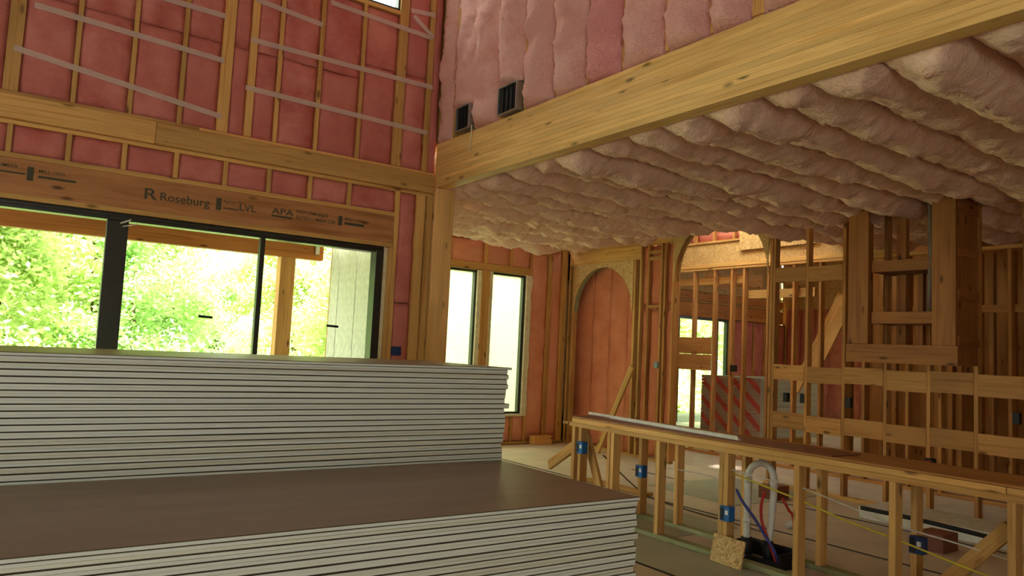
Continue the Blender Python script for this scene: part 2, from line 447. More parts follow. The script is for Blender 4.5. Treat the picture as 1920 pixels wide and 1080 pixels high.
box('end_stud', 'wood', wa, 3.715, 3.785, Y0-.02, Y1, 0.0, 3.078); box('floor_plate', 'wood', wa, 3.318, 3.705, Y0, Y1, 0.0, .04)
cc_ = crip+[3.357]
for a, b in zip(cc_[:-1], cc_[1:]):
    batt(wa, (a+SW/2, Y0+.028, 2.855), (b-a-SW if b < 3.3 else b-a-SW/2, 0, 0), (0, 0, .222), (0, -1, 0), 10, 6, .018, .02, .06, PINKW, 4, 7)
batt(wa, (3.406, Y0+.025, 1.93), (0, 0, 1.145), (.193, 0, 0), (0, -1, 0), 24, 6, .022, .02, .06, PINKW, 4, 6)
batt(wa, (3.406, Y0+.02, .05), (0, 0, 1.87), (.193, 0, 0), (0, -1, 0), 24, 6, .02, .012, .06, PINKW, 4, 6)
# upper storey framing
ups = [(-.42, -.38), (-.06, .045), (.402, .44), (.818, .856), (1.215, 1.253), (1.545, 1.645), (1.79, 1.855), (2.055, 2.093), (2.45, 2.488), (2.885, 2.923), (3.285, 3.385), (3.64, 3.70)]
for a, b in ups:
    top = 4.95 if 2.2 < a < 3.2 else 6.95
    box('stud', 'wood', wa, a, b, Y0+(0 if b-a > .05 else .004), Y1, 3.341, top)
for (a0, a), (b, b1) in zip(ups[:-1], ups[1:]):
    top = 4.93 if a >= 2.09 and b < 3.3 else 6.9
    for z0, z1 in (((3.345, 4.16), (4.163, top)) if (a*10) % 2 < 1 else ((3.345, 4.33), (4.333, top))):
        if z1-z0 > .2: batt(wa, (a+.001, Y0+.03, z0), (0, 0, z1-z0), (b-a-.002, 0, 0), (0, -1, 0), 26, 8, .026, .022, .08, PINKW, 4, 5)
batt(wa, (3.702, Y0+.02, 3.345), (0, 0, 3.5), (.095, 0, 0), (0, -1, 0), 40, 5, .02, .02, .08, PINKW, 4, 5)
box('window_sill_plate', 'wood', wa, 2.093, 3.285, Y0+.002, Y1, 4.945, 4.985)
for p0, p1 in (((.096, 4.061), (1.566, 3.987)), ((-.014, 3.68), (1.583, 3.47)), ((1.785, 4.249), (3.70, 4.255)), ((1.77, 3.79), (3.67, 3.752)),
               ((1.805, 4.64), (2.457, 4.584)), ((2.52, 4.838), (3.666, 4.789)), ((3.394, 5.02), (3.682, 5.05)), ((3.43, 4.97), (3.68, 4.80)), ((-.02, 4.42), (1.55, 4.40))):
    rr_ = .05
    bar('strap', STRAP, wa, (p0[0], Y0-.016, p0[1]), (p1[0], Y0-.016, p1[1]), rr_, .004, (0, -1, 0), 'thin translucent white strap')
# printed marks on the header
yy = Y0+.0045
def ink(x0, x1, z0, z1): box('printed_mark', INK, hd, x0, x1, yy-.0006, yy+.0004, z0, z1, 0)
def letters(s, size, x, z, sx=1.0): textobj(s, size, INK, hd, (x, yy-.0003, z), (1, 0, 0), (0, 0, 1), .0003, sx)
letters('R', .135, 1.00, 2.635, 1.35); letters('Roseburg', .10, 1.13, 2.64, 1.08)
ink(1.60, 1.645, 2.625, 2.735); letters('RigidLam', .03, 1.66, 2.70, 1.0); letters('LVL', .085, 1.80, 2.65, 1.15); ink(1.66, 1.79, 2.645, 2.656)
letters('APA', .08, 2.10, 2.665, 1.4); ink(2.10, 2.30, 2.635, 2.652)
letters('PERFORMANCE', .046, 2.33, 2.70, 1.0); letters('RATED LUMBER 2.0E', .044, 2.33, 2.645, 1.0)
ink(2.755, 2.795, 2.64, 2.735); letters('MILL 1055', .038, 2.82, 2.70, 1.2); ink(2.82, 3.03, 2.655, 2.68)
ink(.16, .205, 2.65, 2.76); letters('MILL 1055', .036, .235, 2.725, 1.2); ink(.235, .50, 2.68, 2.70)
letters('LUMBER', .036, -.06, 2.735, 1.2); ink(-.1, .15, 2.69, 2.703)
# outlet box on the insulated strip
bx = box('outlet_box', DKBLUE, wa, 3.415, 3.515, Y0-.02, Y0+.05, 1.385, 1.475, .004, 'small dark blue outlet box')

# sliding doors
dr = empty('door_1', 'wide dark framed sliding glass doors', kind='structure')
FZ = 2.424
box('frame_head', BLACKF, dr, -1.2, 3.27, Y0+.02, Y0+.15, FZ, 2.486, .004)
box('head_track', BLACKF, dr, -1.2, 3.26, Y0+.0, Y0+.02, FZ+.028, 2.472, .003)
box('frame_jamb', BLACKF, dr, 3.185, 3.268, Y0+.01, Y0+.15, .03, 2.45, .004)
box('jamb_foam', FOAM, dr, 3.269, 3.316, Y0+.03, Y0+.1, .03, 2.486, .004, 'pale foam filled gap')
box('door_sill', BLACKF, dr, -1.2, 3.27, Y0+.01, Y0+.15, .0, .03, .004)
box('meeting_stile', BLACKF, dr, .755, .917, Y0+.03, Y0+.11, .03, FZ, .004)
box('stile', BLACKF, dr, 2.03, 2.075, Y0+.04, Y0+.11, .03, FZ, .004)
for a, b, yq in ((-1.2, .755, .07), (.917, 2.03, .07), (2.075, 3.185, .09)):
    box('glass_pane', GLASS, dr, a, b, Y0+yq, Y0+yq+.008, .03, FZ, 0)
    box('bottom_rail', BLACKF, dr, a, b, Y0+yq-.02, Y0+yq+.03, .03, .11, .003)
for x, z in ((1.60, 1.66), (.02, 1.67), (2.79, 1.645)):
    box('glass_label', BLACK, dr, x-.06, x+.06, Y0+.055, Y0+.069, z-.01, z+.012, .001, rot=(0, R(2), 0))
# torn plastic at the mullion head
cl = bar('torn_wrap', WHITEM, dr, (.85, Y0+.015, 2.40), (.93, Y0+.012, 2.44), .02, .012, label='torn scrap of clear plastic')
bar('torn_wrap', WHITEM, dr, (.87, Y0+.015, 2.375), (.98, Y0+.012, 2.41), .015, .008, label='torn scrap of clear plastic')

# clerestory
wn = empty('window_1', 'high clerestory window near the corner', kind='structure')
box('frame', BLACKF, wn, 2.2, 3.30, Y0+.03, Y0+.12, 4.99, 5.02, .003)
box('frame', BLACKF, wn, 3.265, 3.285, Y0+.03, Y0+.12, 5.02, 6.0, .003)
box('frame', BLACKF, wn, 2.2, 2.24, Y0+.03, Y0+.12, 5.02, 6.0, .003)
box('frame', BLACKF, wn, 2.2, 3.30, Y0+.03, Y0+.12, 5.97, 6.0, .003)
box('foam_seal', FOAM, wn, 3.286, 3.34, Y0+.02, Y0+.10, 4.985, 6.0, .004, 'pale foam seal')
box('glass_pane', GLASS, wn, 2.24, 3.265, Y0+.07, Y0+.078, 5.02, 5.97, 0)

# ------------------------------------------------------------------ glulam beam and post
gb = empty('timber_beam', 'huge pale laminated timber beam running overhead to the corner post', 'beam', loc=(3.865, 2.5, 3.18))
nl = 12; lh = (3.652-3.18)/nl
for i in range(nl):
    d = random.uniform(-.0012, .0012)
    o = link('lamination', boxmesh(.13+d, 9.6, lh-.0006, GL, .0012), gb, (0, -.25, lh*(i+.5)))
POSTM = wood('pale_post_timber', 2, (.86, .56, .24), (.70, .41, .14), True, .05)
post = empty('corner_post', 'square wooden post carrying the far end of the big beam', 'post', loc=(3.88, 7.04, 0))
box('post_core', POSTM, post, 3.795, 4.02, 6.99, 7.19, 0, 3.178, .006)

# ------------------------------------------------------------------ wall_upper_right above the beam
wu = empty('wall_right_upper', 'insulated upper stud wall standing on the big beam', kind='structure')
ub = [7.05, 6.78, 6.35, 5.90, 5.495, 5.05, 4.62, 4.20, 3.755, 3.34, 2.97, 2.50, 2.09, 1.68, 1.27, .86, .45]
for i, y in enumerate(ub):
    ww = .15 if abs(y-2.97) < .01 else SW
    box('stud', 'wood', wu, 3.835, 3.97, y-ww/2, y+ww/2, 3.69, 6.95)
box('bottom_plate', 'wood', wu, 3.85, 3.965, -2.3, 7.05, 3.655, 3.69)
box('sheathing', OSB, wu, 3.972, 3.985, -2.5, 7.215, 3.655, 7.0); box('sheathing', OSB, wu, 3.786, 3.972, 7.2, 7.215, 3.3, 7.0); box('stud', 'wood', wu, 3.83, 3.97, 7.08, 7.19, 3.655, 6.9)
for i in range(len(ub)-1):
    ww = .075 if abs(ub[i]-2.97) < .01 else SW/2
    w2 = .075 if abs(ub[i+1]-2.97) < .01 else SW/2
    y1, y0 = ub[i]-ww*.6, ub[i+1]+w2*.6
    zb = 3.66
    if i == 1: zb = 3.945
    if i == 3: zb = 3.95
    b = batt(wu, (3.83, y0, zb), (0, 0, 6.9-zb), (0, y1-y0, 0), (-1, 0, 0), 84, 14, .125 if i > 1 else .06, .06, .06, (PINKR if i == 6 else PINKU), 2.0, 5.0, .42, tp=.035)
for ya, yb, za, zb, lb in ((6.35, 6.605, 3.685, 3.935, 'black square duct opening nearest the corner'), (5.525, 5.83, 3.675, 3.94, 'black square duct opening farther from the corner')):
    e = empty('duct_boot', lb, 'vent', 'duct openings above the beam', loc=(3.80, (ya+yb)/2, za))
    t_ = .009; xa, xb = 3.755, 3.85
    box('boot_side', METAL, e, xa, xb, ya, ya+t_, za, zb, .001); box('boot_side', METAL, e, xa, xb, yb-t_, yb, za, zb, .001)
    box('boot_side', METAL, e, xa, xb, ya+t_, yb-t_, zb-t_, zb, .001); box('boot_side', METAL, e, xa, xb, ya+t_, yb-t_, za, za+t_, .001)
    box('boot_back', BLACK, e, xa+.022, xa+.030, ya+t_, yb-t_, za+t_, zb-t_, .001)
    for k in range(3): box('boot_fin', BLACK, e, xa+.006, xa+.022, ya+t_+(yb-ya-2*t_)*(k+1)/4-.002, ya+t_+(yb-ya-2*t_)*(k+1)/4+.002, za+t_, zb-t_, 0)
lf = empty('light_socket', 'small white bulb socket between the two duct openings', 'light', loc=(3.79, 6.16, 3.70))
tube('socket_base', METAL, lf, [(3.83, 6.16, 3.735), (3.785, 6.16, 3.735)], .035, 12, 1)
tube('bulb', LABELW, lf, [(3.785, 6.16, 3.735), (3.765, 6.16, 3.733), (3.745, 6.16, 3.73)], .024, 12, 1)
cs = tube('hanging_tape', FOAM, None, [(3.79, 6.335, 3.71), (3.787, 6.33, 3.62), (3.787, 6.335, 3.50), (3.787, 6.35, 3.44)], .006, 6)
tag(cs, 'thin pale strip hanging down the beam face below a duct opening', 'strip')

# ------------------------------------------------------------------ ceiling with batts between joists
ce = link('ceiling', boxmesh(4.26, 13.0, .02, ROOFM, 0), None, (6.09, 3.7, 3.55)); tag(ce, 'low deck over the kitchen hung with pink batts', kind='structure')
y = -1.15; i = 0
while y < 9.95:
    wv = .427
    far = y > 6.2
    am = .055 if not far else .066
    x1 = 7.96 if y > 7.5 else (7.86 if y > 5.8 else 10.4)
    def sg(a, b, s=i):
        return .03*math.sin(a*5+s*1.9)+.022*math.sin(a*13+s*2.7)+.035*math.exp(-((b-.3)/.25)**2)-.06*max(0, (a-.86)/.14)*(x1 < 9)
    batt(ce, (3.955, y, 3.235), (x1-3.955, 0, 0), (0, min(wv, 10.0-y)-.004, 0), (0, 0, -1), int(118*(x1-3.955)/4.1), 18, .095, am, .10, PINKC, 1.8, 3.6, .5, sag=sg)
    if y > -.6:
        box('joist', 'wood', ce, 3.94, x1, y-.019, y+.019, 3.30, 3.54)
    y += wv; i += 1
dh = tube('dark_gap', BLACK, ce, [(5.72, 7.15, 3.28), (5.72, 7.15, 3.10)], .09, 14, 1)  # black cylinder put in for the darkness of a gap between batts
# ------------------------------------------------------------------ wall_center : far wall with two tall windows
wc = empty('wall_center', 'far insulated wall with two tall narrow windows', kind='structure')
Y0, Y1 = YN, YN+.14
box('sheathing', OSB, wc, 7.26, 8.5, Y1+.003, Y1+.018, 0, 3.4); box('sheathing', OSB, wc, 4.0, 8.5, Y1+.003, Y1+.018, 2.73, 3.4); box('sheathing', OSB, wc, 4.0, 8.2, Y1+.003, Y1+.018, 0, .46); box('sheathing', OSB, wc, 4.0, 4.43, Y1+.003, Y1+.018, .46, 2.73)
box('sheathing', OSB, wc, 6.30, 6.55, Y1+.003, Y1+.018, .46, 2.73)
for a, b, z0, z1 in ((4.25, 4.29, .04, 3.2), (4.38, 4.43, .04, 3.2), (6.335, 6.505, .04, 2.73), (6.36, 6.43, 2.84, 3.2), (5.7, 5.74, 2.84, 3.2), (6.86, 6.9, 2.84, 3.2),
                     (7.262, 7.30, .04, 3.2), (7.64, 7.72, .04, 3.2), (7.93, 8.05, .04, 3.2), (5.6, 5.64, .04, .44), (6.0, 6.04, .04, .44), (6.8, 6.84, .04, .44), (7.0, 7.04, .04, .44)):
    box('stud', 'wood', wc, a, b, Y0, Y1, z0, z1)
box('header', 'wood', wc, 4.43, 7.262, Y0, Y1, 2.735, 2.84); box('top_plate', 'wood', wc, 4.0, 8.05, Y0, Y1, 3.2, 3.25)
box('sill_plate', 'wood', wc, 4.43, 7.262, Y0, Y1, .44, .475); box('bottom_plate', 'wood', wc, 4.0, 8.05, Y0, Y1, 0, .04)
for a, b, z0, z1 in ((4.43, 5.7, 2.842, 3.2), (5.74, 6.36, 2.842, 3.2), (6.43, 6.86, 2.842, 3.2), (6.9, 7.262, 2.842, 3.2), (7.30, 7.64, .05, 3.2), (7.72, 7.93, .05, 3.2),
                     (5.64, 6.0, .05, .44), (6.04, 6.8, .05, .44), (7.04, 7.262, .05, .44), (6.84, 7.0, .05, .44)):
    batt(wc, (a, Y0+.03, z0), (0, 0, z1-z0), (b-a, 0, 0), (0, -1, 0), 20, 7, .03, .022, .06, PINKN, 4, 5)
for k, (a, b, lb) in enumerate(((4.45, 6.31, 'tall window partly behind the corner post'), (6.53, 7.20, 'tall narrow window farther along the far wall'))):  # hidden left part of the first window widened to let in more light
    e = empty('window_%d' % (k+2), lb, kind='structure')
    box('frame', BLACKF, e, a, b, Y0+.03, Y0+.12, 2.685, 2.72, .003); box('frame', BLACKF, e, a, b, Y0+.03, Y0+.12, .478, .51, .003)
    xr = b-.045 if k == 0 else b-.04
    box('frame', BLACKF, e, (6.215 if k == 0 else 7.15), (6.25 if k == 0 else 7.20), Y0+.03, Y0+.12, .51, 2.685, .003)
    box('frame', BLACKF, e, a, a+.02, Y0+.06, Y0+.12, .51, 2.685, .003)
    box('frosted_pane', FILM, e, a+.02, (6.215 if k == 0 else 7.15), Y0+.10, Y0+.108, .51, 2.685, 0)
    # ragged foam seal
    fx = 6.252 if k == 0 else 7.202
    pts = []
    nseg = 26
    vs, fs = [], []
    for s in range(nseg+1):
        z = .48+2.24*s/nseg
        wdt = .06+.028*noise.noise(Vector((z*4, k*9, 0)))+.012*noise.noise(Vector((z*13, k*9, 3)))
        if k == 1: wdt += .03
        vs += [(0, 0, z), (wdt, -.012, z), (wdt, .05, z), (0, .05, z)]
    for s in range(nseg):
        for q in range(4): fs.append((s*4+q, s*4+(q+1) % 4, s*4+4+(q+1) % 4, s*4+4+q))
    fs += [(3, 2, 1, 0), (nseg*4, nseg*4+1, nseg*4+2, nseg*4+3)]
    me = bpy.data.meshes.new('foam_seal'); me.from_pydata(vs, [], fs); me.materials.append(FOAM)
    fo = link('foam_seal', me, e, (fx, Y0-.004, 0)); fo['label'] = 'ragged cream foam along the frame'
    if k == 1:
        me2 = me.copy(); f2 = link('foam_seal', me2, e, (6.535, Y0-.004, 0))
        for v in me2.vertices: v.co.x *= -.55
        f2['label'] = 'ragged cream foam along the frame'
        box('sill_wrap', FOAM, e, 6.53, 7.30, Y0-.01, Y0+.05, .44, .478, .004)

# ------------------------------------------------------------------ wall_right : arch wall and open stud wall
wr = empty('wall_right', 'open framed kitchen wall with two arches and blocking', kind='structure')
X0, X1 = XA, XA+.09
def archpanel(parent, y0, y1, yc, rad, zs, z0, z1, x0, x1, mat, name='arch_panel', seg=22, ry=1.0):
    """a board between y0..y1, z0..z1 with a round-headed opening cut from below"""
    pts = [(y0, z0), (y0, z1), (y1, z1), (y1, z0)]
    arc = []
    for k in range(seg+1):
        a = math.pi*k/seg
        arc.append((yc+rad*math.cos(a), zs+rad*ry*math.sin(a)))
    # strip between arc and outer outline
    vs, fs = [], []
    outer = []
    for (yy_, zz_) in arc:
        outer.append((y1 if yy_ >= yc+rad-.001 else (y0 if yy_ <= yc-rad+.001 else yy_), z1))
    outer[0] = (y1, z1); outer[-1] = (y0, z1)
    low = [(y1, zs), (y0, zs)]
    ring_in = [(yc+rad, z0)] + arc + [(yc-rad, z0)]
    ring_out = [(y1, z0)] + outer + [(y0, z0)]
    n = len(ring_in)
    for x in (x0, x1):
        for (a, b) in ring_in: vs.append((x, a, b))
        for (a, b) in ring_out: vs.append((x, a, b))
    for k in range(n-1):
        fs.append((k, k+1, n+k+1, n+k)); fs.append((2*n+k+1, 2*n+k, 3*n+k, 3*n+k+1))
        fs.append((k+1, k, 2*n+k, 2*n+k+1)); fs.append((n+k, n+k+1, 3*n+k+1, 3*n+k))
    fs += [(0, n, 3*n, 2*n), (n-1, 3*n-1, 4*n-1, 2*n-1)]
    me = bpy.data.meshes.new(name); me.from_pydata(vs, [], fs); me.validate(); me.materials.append(mat)
    return link(name, me, parent)
Z = 3.2
WSET['wall_right'] = WOOD
# arch 1 (niche)
archpanel(wr, 8.41, 9.83, 9.12, .69, 2.20, 2.15, 2.96, X0-.012, X0-.001, OSB)
# soffit lining of the arch
vs, fs = [], []
for k in range(25):
    a = math.pi*k/24
    for x in (X0, X1): vs.append((x, 9.12+.70*math.cos(a), 2.20+.70*math.sin(a)))
    for x in (X0, X1): vs.append((x, 9.12+.692*math.cos(a), 2.20+.692*math.sin(a)))
for k in range(24):
    b_ = k*4
    fs += [(b_, b_+1, b_+5, b_+4), (b_+3, b_+2, b_+6, b_+7), (b_+2, b_, b_+4, b_+6), (b_+1, b_+3, b_+7, b_+5)]
me = bpy.data.meshes.new('arch_soffit'); me.from_pydata(vs, [], fs); me.materials.append(GREENW); link('arch_soffit', me, wr)
box('arch_header', 'wood', wr, X0-.012, X0+.03, 8.25, 9.95, 2.962, 3.17); box('arch_header', 'wood', wr, X0+.05, X1, 8.25, 9.95, 2.962, 3.17)
for a, b in ((9.83, 9.868), (9.93, 9.968), (8.37, 8.408), (8.245, 8.285)):
    box('stud', 'wood', wr, X0, X1, a, b, .04, 2.96 if 8.3 < a < 9.9 else 3.17)
box('top_plate', 'wood', wr, X0-.008, X1, 7.59, 10.0, 3.172, 3.21); box('top_plate', 'wood', wr, X0-.008, X1, 7.59, 9.9, 3.212, 3.25); box('top_plate', 'wood', wr, X0-.008, X1, 1.0, 5.975, 3.212, 3.25)
box('top_plate', 'wood', wr, X0-.005, X1, 1.0, 5.975, 3.172, 3.21)
box('bottom_plate', 'wood', wr, X0, X1, 7.58, 10.0, 0, .04); box('bottom_plate', 'wood', wr, X0, X1, 1.0, 6.0, 0, .04)
# niche back
box('niche_back_sheathing', OSB, wr, 8.33, 8.345, 8.22, 10.1, 0, 3.3); box('niche_side_board', 'wood', wr, X1+.005, 8.32, 9.985, 10.0, 0, 3.2)
for y0_, y1_ in ((9.54, 9.98), (9.118, 9.542), (8.702, 9.122), (8.28, 8.706)):
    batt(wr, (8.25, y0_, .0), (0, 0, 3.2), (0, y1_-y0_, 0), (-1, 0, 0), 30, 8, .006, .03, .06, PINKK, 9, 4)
box('niche_side', 'wood', wr, X1+.005, 8.32, 8.22, 8.235, .04, 3.2)
WSET['wall_right'] = DIMPINE
# panel between the arches: batts behind studs, blocks
for a, b in ((8.085, 8.123), (7.82, 7.858), (7.745, 7.783), (7.585, 7.623)):
    box('stud', 'wood', wr, X0, X1+.05, a, b, .04, 3.17)
box('blocking', 'wood', wr, X0, X0+.04, 7.86, 8.085, 2.22, 2.262); box('blocking', 'wood', wr, X0, X0+.04, 7.86, 8.085, 2.93, 2.985)
box('blocking', 'wood', wr, X0+.01, X0+.04, 7.86, 8.085, 3.03, 3.08)
for y0_, y1_ in ((7.86, 8.083), (8.125, 8.24), (7.625, 7.745)):
    for za, zb in ((.05, 2.2), (2.27, 3.15)):
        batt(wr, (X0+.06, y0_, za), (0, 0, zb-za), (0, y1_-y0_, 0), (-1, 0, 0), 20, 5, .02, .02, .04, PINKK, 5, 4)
box('outlet_box', GREYBOX, wr, X0-.03, X0+.03, 7.83, 7.90, 1.335, 1.43, .004, 'small grey blue outlet box')
# arch 2 (opening)
archpanel(wr, 5.98, 7.585, 6.78, .785, 2.66, 2.6, 3.54, X0-.012, X0-.001, OSB, 'arch_panel', 26, 1.0)
archpanel(wr, 5.98, 7.585, 6.78, .785, 2.66, 2.6, 3.54, X1+.001, X1+.012, OSB, 'arch_panel', 26, 1.0)
# open studs to the right
ST = [5.94, 5.895, 5.43, 4.95, 4.46, 4.0, 3.54, 3.10, 2.65, 2.2, 1.75, 1.3]
for y in ST: box('stud', 'wood', wr, X0, X1, y-.019, y+.019, .04, 3.17)
bays = list(zip(ST[1:-1], ST[2:]))
for i, (b, a) in enumerate(bays):
    dz = [0, -.012, .008, -.005, .01][i % 5]
    box('blocking', 'wood', wr, X0-(.0 if i % 2 else .004), X0+.038, a+.02, b-.02, 1.295+dz-(.03 if i > 2 else 0), 1.482+dz)
    box('blocking', 'wood', wr, X0-(.004 if i % 2 else .0), X0+.038, a+.02, b-.02, .712+dz, .905+dz)
    if i < 2: box('blocking', 'wood', wr, X0, X0+.038, a+.02, b-.02, 2.50+dz, 2.68+dz)
for y, z, mt, lb in ((5.70, 1.085, BLACK, 'dark open outlet box'), (5.47, 1.09, BLACK, 'dark open outlet box'), (4.885, 1.09, BLACK, 'dark open outlet box'), (3.185, 1.085, BLACK, 'dark open outlet box')):
    box('outlet_box', mt, wr, X0-.01, X0+.05, y-.03, y+.03, z-.055, z+.055, .004, lb)
rb = box('range_outlet', BLACK, wr, X0-.04, X0+.04, 3.93, 4.02, .50, .60, .01, 'round black range outlet with a red centre')
tube('outlet_core', RED, rb, [(X0-.03, 3.975, .55), (X0-.048, 3.975, .55)], .03, 12, 1)
lb_ = bar('leaning_board', 'wood', None, (7.86, 8.17, 1.34), (7.80, 8.80, .02), .09, .038, (1, 0, 0)); tag(lb_, 'loose pale board leaning diagonally against the niche jamb', 'board')

# hood frame
hf = empty('hood_frame', 'boxed out timber frame for the range hood hung on the stud wall', 'frame', loc=(7.6, 4.05, 0))
HX = 7.6
box('post', 'wood', hf, HX, HX+.04, 4.40, 4.625, 1.745, 3.30); box('post', 'wood', hf, HX, HX+.04, 3.52, 3.745, 1.745, 3.30)
box('bottom_header', 'wood', hf, HX-.002, HX+.038, 3.50, 4.64, 1.55, 1.742)
box('shelf', 'wood', hf, HX+.05, 8.05, 3.75, 4.39, 2.50, 2.62); box('shelf', 'wood', hf, HX+.05, 8.05, 3.75, 4.39, 1.96, 2.08)
for z in (1.745, 2.20, 2.62, 3.05): box('side_rail', 'wood', hf, HX+.041, 8.05, 3.505, 3.543, z, z+.09)
box('side_panel', 'wood', hf, HX+.041, 8.05, 3.52, 3.535, 1.56, 3.28); box('side_panel', 'wood', hf, HX+.041, 8.05, 4.60, 4.615, 1.56, 3.28)
box('inner_stud', 'wood', hf, 7.98, 8.05, 4.20, 4.30, 1.75, 3.25); box('inner_stud', 'wood', hf, 7.98, 8.05, 4.02, 4.08, 1.75, 2.5)
tube('vent_pipe', DULL, hf, [(7.68, 3.80, 3.28), (7.68, 3.785, 2.7), (7.68, 3.80, 2.09)], .032, 12, 2)

# ------------------------------------------------------------------ rooms beyond the stud wall
wf = empty('wall_far', 'second row of open framing beyond the kitchen', kind='structure')
XF = 9.6
box('header_board', OSB, wf, XF, XF+.02, 5.3, 9.3, 3.045, 3.385); box('header_edge', 'wood', wf, XF-.03, XF+.06, 5.3, 9.3, 3.385, 3.42)
box('header_edge', 'wood', wf, XF-.04, XF+.06, 5.3, 9.3, 2.985, 3.045); box('top_plate', 'wood', wf, XF-.03, XF+.06, 1.5, 9.3, 2.945, 2.983)
box('header_board', OSB, wf, XF-.05, XF-.035, 6.3, 7.64, 3.22, 3.62)
ys = [9.02, 8.57, 8.145, 7.795, 7.565, 7.12, 6.68, 6.25, 5.85, 5.6, 5.3, 5.02, 4.62, 4.2, 3.85, 3.5, 3.05, 2.65, 2.2, 1.8]
WSET['wall_far'] = DIMPINE
for y in ys: box('stud', 'wood', wf, XF-.02, XF+.07, y-.019, y+.019, .04, 2.944)
box('bottom_plate', 'wood', wf, XF-.02, XF+.07, 1.5, 9.3, 0, .04)
for y in (9.0, 8.6, 8.2, 7.8, 7.55, 7.1): box('cripple_stud', 'wood', wf, XF, XF+.07, y-.019, y+.019, 3.42, 4.3)
for a, b in ((9.0, 8.6), (8.6, 8.2), (8.2, 7.8), (7.8, 7.55)):
    batt(wf, (XF+.06, b+.02, 3.43), (0, 0, .85), (0, a-b-.04, 0), (-1, 0, 0), 8, 5, .02, .02, .05, PINKW, 4, 5)
sp_ = box('plywood_panel', 'wood', wf, XF-.05, XF-.022, 8.16, 9.0, 1.58, 1.85, .002, 'brown board screwed across the studs'); box('plywood_panel', 'wood', wf, XF-.05, XF-.022, 8.16, 9.0, 1.32, 1.575, .002, 'brown board screwed across the studs')
box('outlet_box', BLACK, wf, XF-.06, XF, 7.66, 7.76, 1.33, 1.43, .004, 'dark outlet box')
WSET['wall_far'] = WOOD
box('ledger', 'wood', wf, XF+.08, XF+.12, 6.4, 7.6, 2.47, 2.60); box('ledger', 'wood', wf, XF+.08, XF+.12, 7.6, 9.2, 2.72, 2.84)
box('joist_block', 'wood', wf, XF+.1, XF+.9, 7.9, 7.94, 2.70, 2.93); box('joist_block', 'wood', wf, XF+.1, XF+.9, 7.0, 7.04, 2.70, 2.93); box('joist_block', 'wood', wf, XF+.1, XF+.9, 8.4, 8.44, 2.70, 2.93)
for k, (y, z0) in enumerate(((6.10, .2), (5.78, .5))):
    bar('stair_brace', 'wood', wf, (XF+.3, y+.75, z0+.9), (XF+.3, y, z0+2.3), .04, .14, (0, 1, 0))
WSET['wall_far'] = DIMPINE
# third row deeper in, seen through the studs
for i, y in enumerate([6.6, 6.35, 6.1, 5.9, 5.7, 5.3, 5.12, 5.0, 4.75, 4.6, 4.35, 4.15, 3.95, 3.8, 3.4, 3.2, 2.9, 2.65, 2.4]):
    box('stud', 'wood', wf, 10.9, 10.99, y-.03, y+.03, .0, 3.1)
box('blocking', 'wood', wf, 10.9, 10.94, 2.3, 6.6, 1.25, 1.4); box('blocking', 'wood', wf, 10.88, 10.92, 2.3, 6.6, 2.3, 2.4)
for i in range(9):
    box('plank_sheathing', 'wood', wf, 12.2, 12.23, 1.6+i*.62, 2.19+i*.62, .02, 3.5)
box('sheathing', OSB, wf, 12.3, 12.32, 1.2, 7.2, 0, 3.6)
box('sheathing', OSB, wf, 8.2, 12.3, 1.2, 1.22, 0, 3.6)
# exterior wall of the far room with its glass door
wb = empty('wall_back', 'far exterior wall of the room beyond with a glass door', kind='structure')
YB = 12.5
box('header', ORANGE, wb, 12.4, 17.5, YB, YB+.12, 2.52, 2.86); box('top_plate', 'wood', wb, 12.4, 17.5, YB-.02, YB+.12, 2.87, 2.91); box('header', ORANGE, wb, 12.4, 17.5, YB, YB+.12, 2.92, 3.12)
box('top_plate', 'wood', wb, 12.4, 17.5, YB-.02, YB+.12, 3.13, 3.17)
box('sheathing', OSB, wb, 8.42, 13.45, YB+.13, YB+.15, 0, 4.4); box('sheathing', OSB, wb, 13.45, 15.32, YB+.13, YB+.15, 2.5, 4.4); box('sheathing', OSB, wb, 15.32, 17.6, YB+.13, YB+.15, 0, 4.4)
box('stud', 'wood', wb, 15.33, 15.42, YB, YB+.12, 0, 2.5)
x = 15.44
while x < 17.3:
    batt(wb, (x, YB+.03, .02), (0, 0, 2.48), (.40, 0, 0), (0, -1, 0), 18, 6, .03, .03, .06, PINKW, 4, 5); box('stud', 'wood', wb, x+.40, x+.44, YB, YB+.12, 0, 2.5); x += .44
for x in (12.5, 12.95): batt(wb, (x, YB+.03, .02), (0, 0, 2.48), (.42, 0, 0), (0, -1, 0), 18, 6, .03, .03, .06, PINKW, 4, 5)
d2 = empty('door_2', 'glass door at the far end of the room beyond', kind='structure')
box('frame_head', BLACKF, d2, 13.5, 15.3, YB+.02, YB+.12, 2.45, 2.51); box('frame_jamb', BLACKF, d2, 13.5, 13.56, YB+.02, YB+.12, 0, 2.45); box('frame_jamb', BLACKF, d2, 15.25, 15.3, YB+.02, YB+.12, 0, 2.45)
box('stile', BLACKF, d2, 14.88, 14.95, YB+.03, YB+.1, 0, 2.45)
box('glass_pane', GLASS, d2, 13.56, 14.88, YB+.06, YB+.068, 0, 2.45, 0); box('glass_pane', GLASS, d2, 14.95, 15.25, YB+.06, YB+.068, 0, 2.45, 0)
we = empty('wall_east', 'end wall and roof deck of the room beyond', kind='structure')
box('sheathing', OSB, we, 17.6, 17.62, 7.0, 12.6, 0, 2.95)
for k in range(13): batt(we, (17.58, 7.05+k*.415, .02), (0, 0, 2.9), (0, .41, 0), (-1, 0, 0), 12, 5, .03, .03, .06, PINKW, 4, 4)
box('sheathing', OSB, we, 17.6, 17.62, 8.8, 12.6, 2.95, 4.4); box('top_plate', 'wood', we, 17.56, 17.62, 7.0, 12.6, 4.3, 4.4)  # gap left beside this upper sheathing is the opening added for light
